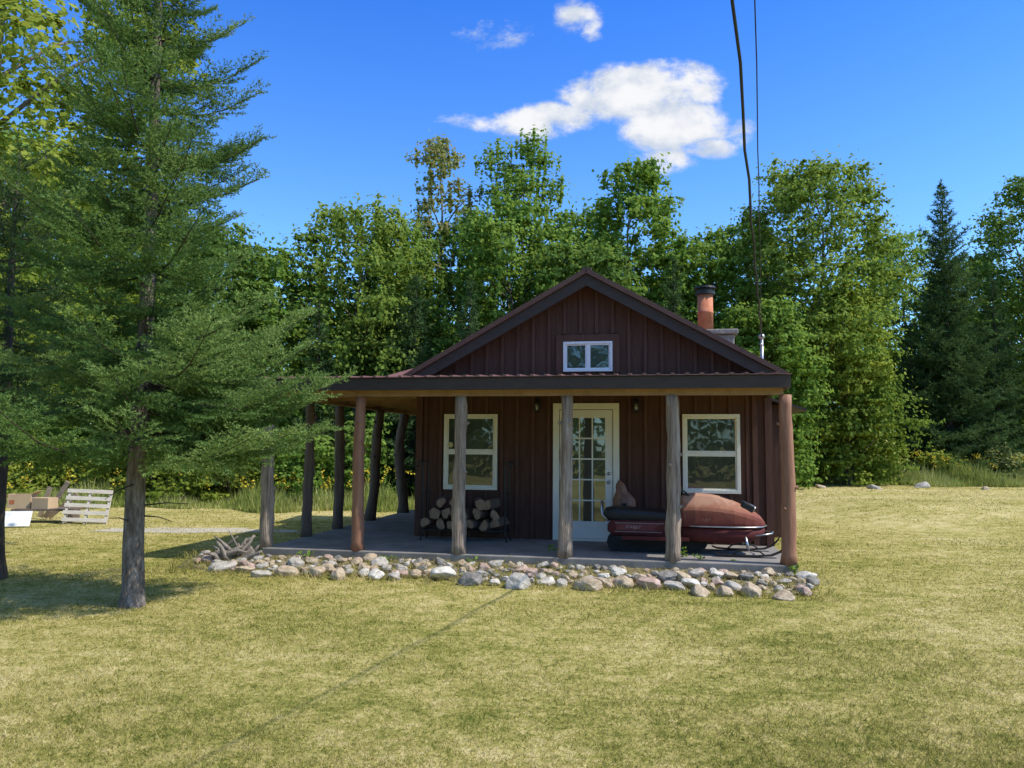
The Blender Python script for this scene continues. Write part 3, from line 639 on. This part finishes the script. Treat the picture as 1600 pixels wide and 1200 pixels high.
for px in (839, 994):
    x, z = hp(px, 634, VW-.1); b = MB(); y = VW-.1
    b.box(x-.045, x+.045, VW-.045, VW-.021, z-.02, z+.13); b.tube([(x, VW-.03, z+.08), (x, y, z+.12), (x, y, z+.09)], .009, 6)
    b.lathe([(.012, .10), (.03, .085), (.062, .045), (.06, .038), (.001, .037)], (x, y, z), 8)
    for a in range(4): b.beam((x+.045*math.cos(a*PI/2+.78), y+.045*math.sin(a*PI/2+.78), z-.09), (x+.05*math.cos(a*PI/2+.78), y+.05*math.sin(a*PI/2+.78), z+.04), .01, .01)
    b.lathe([(.001, -.115), (.03, -.105), (.05, -.09), (.05, -.083), (.001, -.083)], (x, y, z), 8)
    ln = b.build('wall_lantern', M['black'], cab)
    MB().lathe([(.001, -.082), (.034, -.08), (.04, .03), (.001, .032)], (x, y, z), 8).build('lantern_glass', M['lampglass'], ln, True)
b = MB(); b.box(-1.0, -.27, 4.7, 5.35, 2.9, 3.84)
ch = b.build('chimney', M['stonework'], cab, bevel=.03)
b = MB(); b.box(-1.06, -.2, 4.64, 5.41, 3.842, 3.94); b.build('chimney_crown', M['stonework'], ch, bevel=.02)
cx = hp(1102, 480, 5.0)[0]
b = MB(); b.lathe([(.15, 3.9), (.15, 4.30), (.157, 4.305), (.157, 4.34), (.15, 4.345), (.15, 4.70), (.12, 4.70), (.12, 4.6)], (cx, 5.0, 0), 20); b.build('flue', M['clay'], ch, True)
b = MB(); b.lathe([(.001, 4.675), (.195, 4.676), (.195, 4.74), (.14, 4.742), (.14, 4.79), (.21, 4.80), (.2, 4.84), (.001, 4.86)], (cx, 5.0, 0), 20); b.build('chimney_cap', M['black'], ch)
mx_, mz_ = hp(1190, 527, 3.0)
b = MB(); b.tube([(mx_, 3, 2.45), (mx_, 3, mz_-.02)], .028, 10); b.lathe([(.03, -.03), (.055, 0), (.05, .04), (.001, .06)], (mx_, 3, mz_), 10); b.tube([(mx_, 3, mz_-.15), (mx_-.02, 2.92, mz_-.13)], [.02, .028], 8)
b.build('service_mast', M['steel'], cab, True)

# ------------------------------------------------------------ overhead cables
mast = L(mx_, 3, mz_)
def cable(name, pix, r0, r1, label, wav):
    p1 = at(pix[0], pix[1], 3.0); d = (p1-mast); pts = []
    for i in range(41):
        t_ = i/40*2.0; q = mast+d*t_; q.z += -.3*math.sin(PI*min(t_/2.0, 1))+.3*math.sin(PI/2.0)*t_
        q += Vector((math.sin(i*2.1), 0, math.cos(i*1.7)))*wav
        pts.append(q)
    tag(MB().tube(pts, [r0+(r1-r0)*min(1, i/20) for i in range(41)], 6).build(name, M['cable'], smooth=True), label, 'cable')
cable('power_cable', (1147, 0), .0145, .0075, 'thick black overhead power cable running up from the roof mast', .008)
cable('telephone_wire', (1180, 0), .006, .003, 'thin black overhead wire right of the thick power cable', .002)

# ------------------------------------------------------------ firewood rack and logs
rx0 = hp(664, 840, 1.55)[0]; rx1 = hp(792, 840, 1.55)[0]
rk = empty('firewood_rack', L((rx0+rx1)/2, 1.55, ZF), -A, 'black metal firewood rack with tall curled uprights under the left window', 'firewood rack')
hw = (rx1-rx0)/2; b = MB()
for y in (-.17, .17): b.tube([(-hw, y, .17), (hw, y, .17)], .013, 8)
for x in (-hw, -hw/3, hw/3, hw): b.tube([(x, -.17, .17), (x, .17, .17)], .011, 8)
b.build('base_frame', M['black'], rk, True)
for sx_ in (-1, 1):
    b = MB()
    for y in (-.17, .17):
        pts = [(sx_*(hw+.03), y, 0), (sx_*hw, y, .12), (sx_*hw, y, .9), (sx_*hw, y, 1.18)] + [(sx_*(hw+.05-.05*math.cos(a)), y, 1.2+.06*math.sin(a)) for a in (.6, 1.2, 1.8, 2.5, 3.1, 3.8)]
        b.tube(pts, .012, 8)
    b.tube([(sx_*hw, -.17, .75), (sx_*hw, .17, .75)], .01, 8)
    b.build('upright', M['black'], rk, True)
logs = []
for i in range(7): logs.append((-hw+.11+i*(2*hw-.22)/6, .185+.088, .092))
for i in range(6): logs.append((-hw+.2+i*(2*hw-.4)/5, .185+.088+.165, .09))
for x in (-.40, -.18, .22, .42): logs.append((x, .185+.088+.32, .085))
words = ['bottom row', 'second row', 'top row']
ordn = ['leftmost', 'second from left', 'third from left', 'fourth from left', 'fifth from left', 'sixth from left', 'rightmost']
for i, (x, z, r) in enumerate(logs):
    rd = random.Random(i*3+1); b = MB(); n_ = 12; wedge = rd.random() < .7; a0 = rd.uniform(0, 6.28); ring = []
    for j in range(n_):
        a = 2*PI*j/n_; rr = r*(1+.12*rd.uniform(-1, 1))
        if wedge and math.cos(a-a0) > .25: rr *= .35/max(.35, math.cos(a-a0))*.95
        ring.append((rr*math.cos(a), rr*math.sin(a)))
    y0, y1 = -.2-rd.uniform(0, .1), .2
    b.loft([[(p*1.0, y0, q) for p, q in ring], [(p*1.03, 0, q*1.02) for p, q in ring], [(p, y1, q) for p, q in ring]], cap=False)
    b.cm = 1; b.add([(p, y0, q) for p, q in ring], [list(range(n_))]); b.add([(p, y1, q) for p, q in ring], [list(range(n_))])
    row = 0 if i < 7 else 1 if i < 13 else 2; k = i if i < 7 else i-7 if i < 13 else i-13; last = (6, 5, 3)[row]
    o = b.build('firewood_log', [M['logbark'], M['cutwood']], None, False)
    o.location = L((rx0+rx1)/2+x, 1.55, ZF+z); o.rotation_euler = (0, rd.uniform(-.4, .4), -A+rd.uniform(-.3, .3))
    tag(o, '%s firewood log in the %s of the rack' % ('rightmost' if k == last else ordn[k], words[row]), 'firewood', 'firewood logs in the rack')

# ------------------------------------------------------------ wooden ornament
ox, oz = hp(974, 750, 1.72)
o = empty('wooden_ornament', L(ox, 1.72, ZF), -A, 'brown carved wooden teardrop-shaped ornament standing behind the rear of the snowmobile', 'ornament')
hh = oz-ZF
MB().tube([(0, 0, 0), (.005, 0, hh*.25), (0, 0, hh*.55)], [.06, .05, .045], 10, .1).build('post', M['ornament'], o, True)
b = MB(); rings = []
for r_, z_, ox_ in [(.03, .62, .0), (.11, .60, .0), (.165, .50, .01), (.18, .38, .015), (.17, .30, .01), (.12, .22, -.01), (.085, .17, -.025), (.085, .12, -.035), (.07, .07, -.045), (.035, .03, -.055), (.01, 0, -.065)]:
    rings.append([(ox_+r_*math.cos(2*PI*j/18)*(1+.05*math.sin(j*1.7)), r_*.75*math.sin(2*PI*j/18), hh-z_) for j in range(18)])
b.loft(rings); b.build('body', M['ornament'], o, True)
MB().tube([(.015, -.120, hh-.38), (.015, -.141, hh-.38)], .034, 14).build('hole', M['black'], o)

# ------------------------------------------------------------ snowmobile
sxr = hp(947, 850, 1.0)[0]; sxf = hp(1222, 850, 1.0)[0]; sc = (sxf-sxr)/2.5
sm = empty('snowmobile', L(sxr, 1.0, ZF), -A, 'old faded red snowmobile with black seat parked at right end of the porch', 'snowmobile')
sm.scale = (sc, sc, sc*.96)
def sect(x, w, zb_, zt, p=2.6, n_=20, zc=None):
    ring = []
    zc = zc if zc is not None else (zb_+zt)/2
    for j in range(n_):
        a = 2*PI*j/n_; c, s = math.cos(a), math.sin(a)
        y = w*math.copysign(abs(c)**(2/p), c); hz = (zt-zc) if s > 0 else (zc-zb_)
        ring.append((x, y, zc+hz*math.copysign(abs(s)**(2/p), s)))
    return ring
MB().loft([sect(.03, .18, .30, .40, 5), sect(.10, .215, .24, .49, 6), sect(.6, .225, .22, .50, 6), sect(1.18, .24, .20, .52, 6)]).build('tunnel', M['red'], sm, True)
for s in (-1, 1):
    b = MB(); b.obox((.72, s*.31, .215), (.95, .16, .02), Matrix.Identity(3)); b.obox((.72, s*.385, .235), (.95, .012, .05), Matrix.Identity(3)); b.build('running_board', M['red'], sm)
MB().loft([sect(-.03, .10, .48, .58, 3), sect(.0, .17, .46, .645, 3.5), sect(.12, .215, .445, .675, 4), sect(.45, .23, .445, .655, 4), sect(.85, .23, .445, .625, 4), sect(1.12, .2, .45, .62, 4), sect(1.2, .14, .47, .60, 3)]).build('seat', M['seat'], sm, True)
b = MB()
prof = [(.02, .15), (.05, .05), (.14, .005), (1.2, .005), (1.42, .08), (1.46, .16), (1.38, .22), (.12, .24), (.04, .22)]
b.prism(prof, -.19, .19)
for k in range(14): b.box(.14+k*.078, .165+k*.078, -.195, .195, -.0, .006)
b.build('track', M['rubber'], sm)
MB().loft([sect(1.10, .27, .20, .42, 4), sect(1.35, .36, .18, .43, 4), sect(1.75, .375, .17, .43, 4), sect(2.05, .33, .20, .42, 3.5), sect(2.19, .22, .27, .41, 3), sect(2.26, .08, .33, .395, 2.5)]).build('belly_pan', M['red'], sm, True)
def hsec(x, w, zt, zs):
    half = [(w*.97, .415), (w, .47), (w*.985, zs-.03), (w*.93, zs+.02), (w*.62, zt-.018), (w*.5, zt), (w*.2, zt+.006)]
    return [(x, y, z) for y, z in half] + [(x, -y, z) for y, z in reversed(half)]
MB().loft([hsec(1.09, .30, .82, .66), hsec(1.12, .335, .87, .68), hsec(1.28, .36, .885, .69), hsec(1.52, .372, .87, .68), hsec(1.64, .372, .845, .67), hsec(1.82, .37, .785, .64), hsec(1.97, .345, .72, .60), hsec(2.10, .295, .645, .56), hsec(2.20, .21, .565, .51), hsec(2.26, .11, .48, .455)]).build('hood', M['hoodred'], sm, False, bevel=.012)
for s in (-1, 1):
    b = MB(); b.tube([(1.08, s*.295, .425), (1.35, s*.372, .425), (1.75, s*.386, .425), (2.06, s*.34, .425), (2.21, s*.21, .425), (2.29, 0, .425)], .011, 8)
    b.build('trim_strip', M['chrome'], sm, True)
b = MB(); b.loft([[(1.20, -.24, .86), (1.20, .24, .86), (1.21, .24, .87), (1.21, -.24, .87)], [(1.10, -.22, .935), (1.10, .22, .935), (1.107, .22, .942), (1.107, -.22, .942)]]); b.build('windshield', M['black'], sm)
Rh = Matrix.Rotation(rad(28), 3, 'Y')
for s in (-1, 1):
    b = MB(); b.obox((2.01, s*.10-.06, .705), (.18, .15, .12), Rh)
    hl = b.build('headlight', M['black'], sm, bevel=.02)
    b = MB(); b.tube([(2.05, s*.10-.06, .70), (2.11, s*.10-.06, .672)], [.05, .045], 12)
    b.build('headlight_lens', M['lampglass'], hl)
MB().obox((1.72, 0, .820), (.16, .22, .012), Matrix.Rotation(rad(18), 3, 'Y')).build('hood_vent', M['black'], sm)
b = MB(); b.tube([(1.14, 0, .82), (1.06, 0, .92)], .016, 8); b.tube([(.98, -.32, .89), (1.05, -.2, .92), (1.07, 0, .925), (1.05, .2, .92), (.98, .32, .89)], .013, 8); b.build('handlebar', M['black'], sm, True)
b = MB(); b.tube([(.05, -.19, .45), (-.05, -.19, .55), (-.06, -.17, .74), (-.06, .17, .74), (-.05, .19, .55), (.05, .19, .45)], .012, 8); b.build('grab_rail', M['chrome'], sm, True)
b = MB(); b.tube([(2.1, -.28, .3), (2.33, -.2, .33), (2.38, 0, .335), (2.33, .2, .33), (2.1, .28, .3)], .012, 8); b.build('bumper', M['chrome'], sm, True)
for s in (-1, 1):
    b = MB(); path = [(1.55, .05), (1.62, .022), (1.8, .012), (2.1, .012), (2.3, .03), (2.42, .085), (2.5, .17), (2.53, .24)]
    rings = []
    for i, (x, z) in enumerate(path):
        wd = .055*(1 if i < 6 else .75 if i == 6 else .45); rings.append([(x, s*.36-wd, z), (x, s*.36+wd, z), (x, s*.36+wd, z+.016), (x, s*.36-wd, z+.016)])
    b.loft(rings); b.tube([(1.78, s*.36, .03), (1.85, s*.36, .085), (2.0, s*.36, .10), (2.15, s*.36, .085), (2.22, s*.36, .03)], .012, 6)
    sk = b.build('ski', M['black'], sm)
    MB().tube([(2.0, s*.36, .09), (1.96, s*.32, .3)], .02, 8).build('spindle', M['steel'], sk, True)
b = MB(); b.box(.16, 1.02, -.2275, -.2265, .325, .425); b.build('side_panel', M['decalred'], sm)
for z_ in (.432, .302): MB().box(.14, 1.06, -.2285, -.2266, z_, z_+.008).build('stripe', M['decal'], sm)
def text(s, size, name, m, parent, p, rot, shear=.3):
    cu = bpy.data.curves.new('t', 'FONT'); cu.body = s; cu.size = size; cu.shear = shear; cu.extrude = .001; cu.align_x = 'CENTER'; cu.align_y = 'CENTER'; cu.offset = 0
    t = bpy.data.objects.new('t', cu); col.objects.link(t); dg = bpy.context.evaluated_depsgraph_get()
    me = bpy.data.meshes.new_from_object(t.evaluated_get(dg)); bpy.data.objects.remove(t); me.materials.clear(); me.materials.append(m)
    o = bpy.data.objects.new(name, me); col.objects.link(o); o.parent = parent; o.location = p; o.rotation_euler = rot
text('STARJET', .06, 'lettering', M['decal'], sm, (.40, -.2295, .375), (PI/2, 0, 0))
text('S JET', .055, 'lettering', M['faded'], sm, (1.42, -.3765, .52), (PI/2, 0, 0))

# ------------------------------------------------------------ stone border
b = MB(); K = 40; rings = []
for i in range(K+1):
    x = -8.6+i*(8.75)/K; vf = -.92+.1*math.sin(x*2.1); e = .3 if i in (0, K) else 1
    rings.append([(x, vf*e-.1, G-.03), (x, vf*e*.55, G+.05*e+.02*noise.noise(Vector((x*2, 0, 0)))), (x, -.012, G+.12*e), (x, -.01, G-.05)])
b.loft([[L(*p) for p in r] for r in rings])
tag(b.build('soil_bank', M['soil'], None, True), 'low bank of soil under the stones along the porch', 'soil', kind='structure')
def rockmesh(k):
    bm = bmesh.new(); bmesh.ops.create_icosphere(bm, subdivisions=4, radius=.5); off = Vector((k*3.7, k*1.9, k*5.3))
    pl = [(Vector((random.gauss(0, 1), random.gauss(0, 1), random.gauss(0, .8))).normalized(), random.uniform(.30, .45)) for _ in range(11)]
    for v in bm.verts:
        p = v.co.copy()
        for nn, d in pl:
            e = p.dot(nn)-d
            if e > 0: p -= nn*e*.86
        p *= 1+.2*noise.noise(p*2.0+off)+.06*noise.noise(p*6+off)+.025*noise.noise(p*15+off)
        v.co = p*1.08
    for f in bm.faces: f.smooth = True
    me = bpy.data.meshes.new('fieldstone'); bm.to_mesh(me); bm.free(); me.materials.append(ROCK['tan']); return me
RMS = [rockmesh(k) for k in range(14)]
rr_ = random.Random(5); placed = []; postx = [-7.38, -5.98, -4.48, -2.99, -1.56, -.1]
pname = ['the grey corner post', 'the left reddish post', 'the post in front of the firewood', 'the post in front of the door', 'the post in front of the snowmobile', 'the right corner post']
def near(x): return pname[min(range(6), key=lambda i: abs(postx[i]-x))]
def rock(x, v, sx, sy, sz):
    c = rr_.choices(list(rockcols), [3.2, 2.0, 3.2, 1.6, 1.8])[0]
    o = bpy.data.objects.new('fieldstone', rr_.choice(RMS)); col.objects.link(o)
    o.material_slots[0].link = 'OBJECT'; o.material_slots[0].material = ROCK[c]
    bank = G + .12*max(0, min(1, (v+1.0)/1.0)) if x < .2 and x > -8.5 else G
    o.location = L(x, v, bank+sz*.18); o.scale = (sx, sy, sz); o.rotation_euler = (rr_.uniform(-.3, .3), rr_.uniform(-.3, .3), rr_.uniform(0, 6.28))
    placed.append((x, v, max(sx, sy)/2)); return o, c
big = []
x = -8.4
while x < -.12:
    s = rr_.choice([rr_.uniform(.15, .24), rr_.uniform(.22, .4)]); vf = -.93+.1*math.sin(x*2.1)+rr_.uniform(-.14, .14)
    if x < -7.6: vf += (-7.6-x)*.7
    o, c = rock(x+s/2, vf, s, s*rr_.uniform(.65, 1), s*rr_.uniform(.45, .68)); big.append((o, c, x+s/2)); x += s*rr_.uniform(.95, 1.4)
for i, (o, c, x) in enumerate(big):
    tag(o, 'larger %s stone, number %d from the left in front row of the stone border' % (c, i+1), 'stone', 'stones bordering the porch')
tries = 0; cnt = 0
while cnt < 215 and tries < 14000:
    tries += 1
    x = rr_.uniform(-8.3, .2); v = rr_.uniform(-.85, -.08); s = rr_.choice([rr_.uniform(.07, .12), rr_.uniform(.09, .15), rr_.uniform(.13, .23)])
    if x > .2+v*.25: continue
    if x < -7.5: v += (-7.5-x)*.5
    if x < -7.4 and v > -.3: continue
    if any((x-a)**2+(v-q)**2 < ((s/2+r)*.84)**2 for a, q, r in placed): continue
    o, c = rock(x, v, s*rr_.uniform(1, 1.35), s, s*rr_.uniform(.5, .8)); cnt += 1
    tag(o, 'smaller %s stone in the stone bed near %s' % (c, near(x)), 'stone', 'stones bordering the porch')
for px, py, s, lb in ((1283, 763, .42, 'low grey stone at the far lawn edge nearest the cabin'), (1366, 764, .5, 'flat pale stone at the far lawn edge under the yellow green tree'), (1440, 762, .62, 'largest far stone, left of the pointed spruce at the lawn edge'), (1540, 765, .34, 'small far stone at the lawn edge right of the pointed spruce')):
    p = ground(px, py, G+.36); o, c = rock(0, -5, s, s*.7, s*.45); o.location = (p.x, p.y, G+float(rise(p.x, p.y))+.03); o.material_slots[0].material = ROCK['tan' if s < .45 else 'pale grey']; tag(o, lb, 'stone', 'stones at the far lawn edge')

# driftwood heap
dp = L(-7.85, -.15, G)
b = MB(); rd = random.Random(4)
for k in range(34):
    a = rd.uniform(-.5, 1.1) if k < 18 else rd.uniform(-3, 3); ln_ = rd.uniform(.2, .5); el = rd.uniform(.15, 1.05)
    s_ = Vector((rd.uniform(-.26, .2), rd.uniform(-.2, .15), rd.uniform(.02, .14))); d = Vector((math.cos(a)*math.cos(el), math.sin(a)*math.cos(el)*.5, math.sin(el)))*ln_
    r = rd.uniform(.014, .042); s2 = s_-d*.25; s2.z = max(.03, s2.z)
    b.tube([s2, s_+d*.2+Vector((0, 0, rd.uniform(-.04, .05))), s_+d*.6+Vector((rd.uniform(-.06, .06), 0, rd.uniform(-.03, .06))), s_+d], [r, r*1.15, r*.8, r*.35], 7, .35, k)
tag(b.build('driftwood', M['driftwood'], None, True, loc=dp), 'weathered grey driftwood root heap at the left corner of the porch', 'driftwood')

WD = [(862, 880, .28, 'leafy weed in the stones left of the door post'), (1068, 890, .32, 'tallest leafy weed, by the foot of the snowmobile post'), (1092, 893, .24, 'leafy weed just right of the snowmobile post'),
      (840, 884, .18, 'small weed two steps left of the door post'), (605, 884, .16, 'small weed in the stones between the two left posts'), (1150, 896, .2, 'small weed in the stones below the snowmobile nose'), (1185, 900, .16, 'small weed in the stones below the snowmobile ski'),
      (480, 880, .18, 'small weed in the stones just right of the driftwood'), (740, 888, .17, 'small weed in the stones below the firewood post'), (955, 892, .18, 'small weed in the stones below the carved ornament'), (1240, 905, .2, 'small weed at the right end of the stone border')]
for k, (px, py, h_, lb) in enumerate(WD):
    p = ground(px, py, G+.05); rs = np.random.default_rng(k); n_ = 46
    P = np.stack([rs.normal(size=n_)*.06, rs.normal(size=n_)*.05, rs.uniform(.02, h_, n_)], 1)
    o = npmesh('weed', leaves(P, unit(rs.normal(size=P.shape)+np.array([0, 0, .8])), .06, .035), 4, rs.uniform(.1, .8, n_), M['leafgreen'])
    o.location = (p.x, p.y, G+.03); tag(o, lb, 'weed', 'weeds among the border stones')

# ------------------------------------------------------------ pallet, boxes, bench, lumber
pp = ground(132, 819)
pl = empty('wooden_pallet', (pp.x, pp.y, G), 0, 'pale weathered wooden pallet standing on edge beside the dark bench', 'pallet')
pl.rotation_euler = (0, rad(2.5), rad(8))
tilt = Matrix.Rotation(rad(-16), 3, 'X')
for k in range(5): MB().obox(tilt @ Vector((0, -.05, .08+k*.155)), (.92, .018, .082), tilt).build('slat', M['palletwood'], pl)
for x in (-.41, 0, .41): MB().obox(tilt @ Vector((x, .0, .37)), (.045, .08, .74), tilt).build('stringer', M['palletwood'], pl)
bpn = ground(72, 817); Yb = bpn.y+.2
bn = empty('bench', (at(75, 800, Yb).x, Yb, G), rad(4), 'low dark wooden bench holding the cardboard boxes', 'bench')
MB().box(-.62, .62, -.3, .3, .26, .3).build('top', M['oldwood'], bn)
for x in (-.52, .52): MB().box(x-.04, x+.04, -.25, .25, 0, .259).build('leg', M['oldwood'], bn)
def cbox(px, Y, sx, sy, sz, z, rz, label, flaps, pr):
    o = empty('cardboard_box', (at(px, 790, Y).x, Y, z), rz, label, 'box', 'cardboard boxes on the bench'); b = MB(); t_ = .008
    b.box(-sx/2, sx/2, -sy/2, sy/2, 0, t_); b.box(-sx/2, sx/2, -sy/2, -sy/2+t_, t_, sz); b.box(-sx/2, sx/2, sy/2-t_, sy/2, t_, sz); b.box(-sx/2, -sx/2+t_, -sy/2+t_, sy/2-t_, t_, sz); b.box(sx/2-t_, sx/2, -sy/2+t_, sy/2-t_, t_, sz)
    b.build('carton', M['card'], o)
    if flaps:
        for s in (-1, 1): MB().beam((s*sx/2, 0, sz+.003), (s*(sx/2+.1), 0, sz+.07*s), sy*.96, .006).build('flap', M['card'], o)
    else: MB().box(-sx/2+.01, sx/2-.01, -sy/2+.01, sy/2-.01, sz+.001, sz+.008).build('lid', M['card'], o)
    if pr: MB().box(-sx*.42, -sx*.2, -sy/2-.003, -sy/2-.001, sz*.3, sz*.6).build('printed_mark', M['cardprint'], o)
zt = G+.302
cbox(35, Yb, .46, .35, .30, zt, rad(10), 'cardboard box with a red printed mark and open flaps, left on the bench', True, True)
cbox(70, Yb-.05, .38, .32, .22, zt, rad(-6), 'smaller plain closed cardboard box, right on the bench', False, False)
wp = ground(24, 824)
o = MB().obox((0, 0, .17), (.55, .02, .34), Matrix.Rotation(rad(-30), 3, 'X')).build('white_panel', M['plastic'], None, bevel=.004)
o.location = (wp.x, wp.y, G); o.rotation_euler = (0, 0, rad(15)); tag(o, 'white rigid panel leaning in the grass in front of the boxes', 'panel')
for k, (px, a_, ln_, lb) in enumerate(((88, 58, .95, 'longest loose board leaning steeply between boxes and pallet'), (94, 40, .8, 'loose board leaning at a low slant behind the pallet'), (80, 75, .7, 'short loose board standing almost upright by the boxes'))):
    p = at(px, 800, Yb+.45+.06*k); R = Matrix.Rotation(rad(-a_), 3, 'Y')
    o = MB().obox(R @ Vector((ln_/2, 0, 0)), (ln_, .03, .1), R).build('board', M['lumber']); o.location = (p.x-.25, p.y, G+.05); o.rotation_euler = (0, 0, rad(6*k-4)); tag(o, lb, 'board', 'loose boards beside the bench')
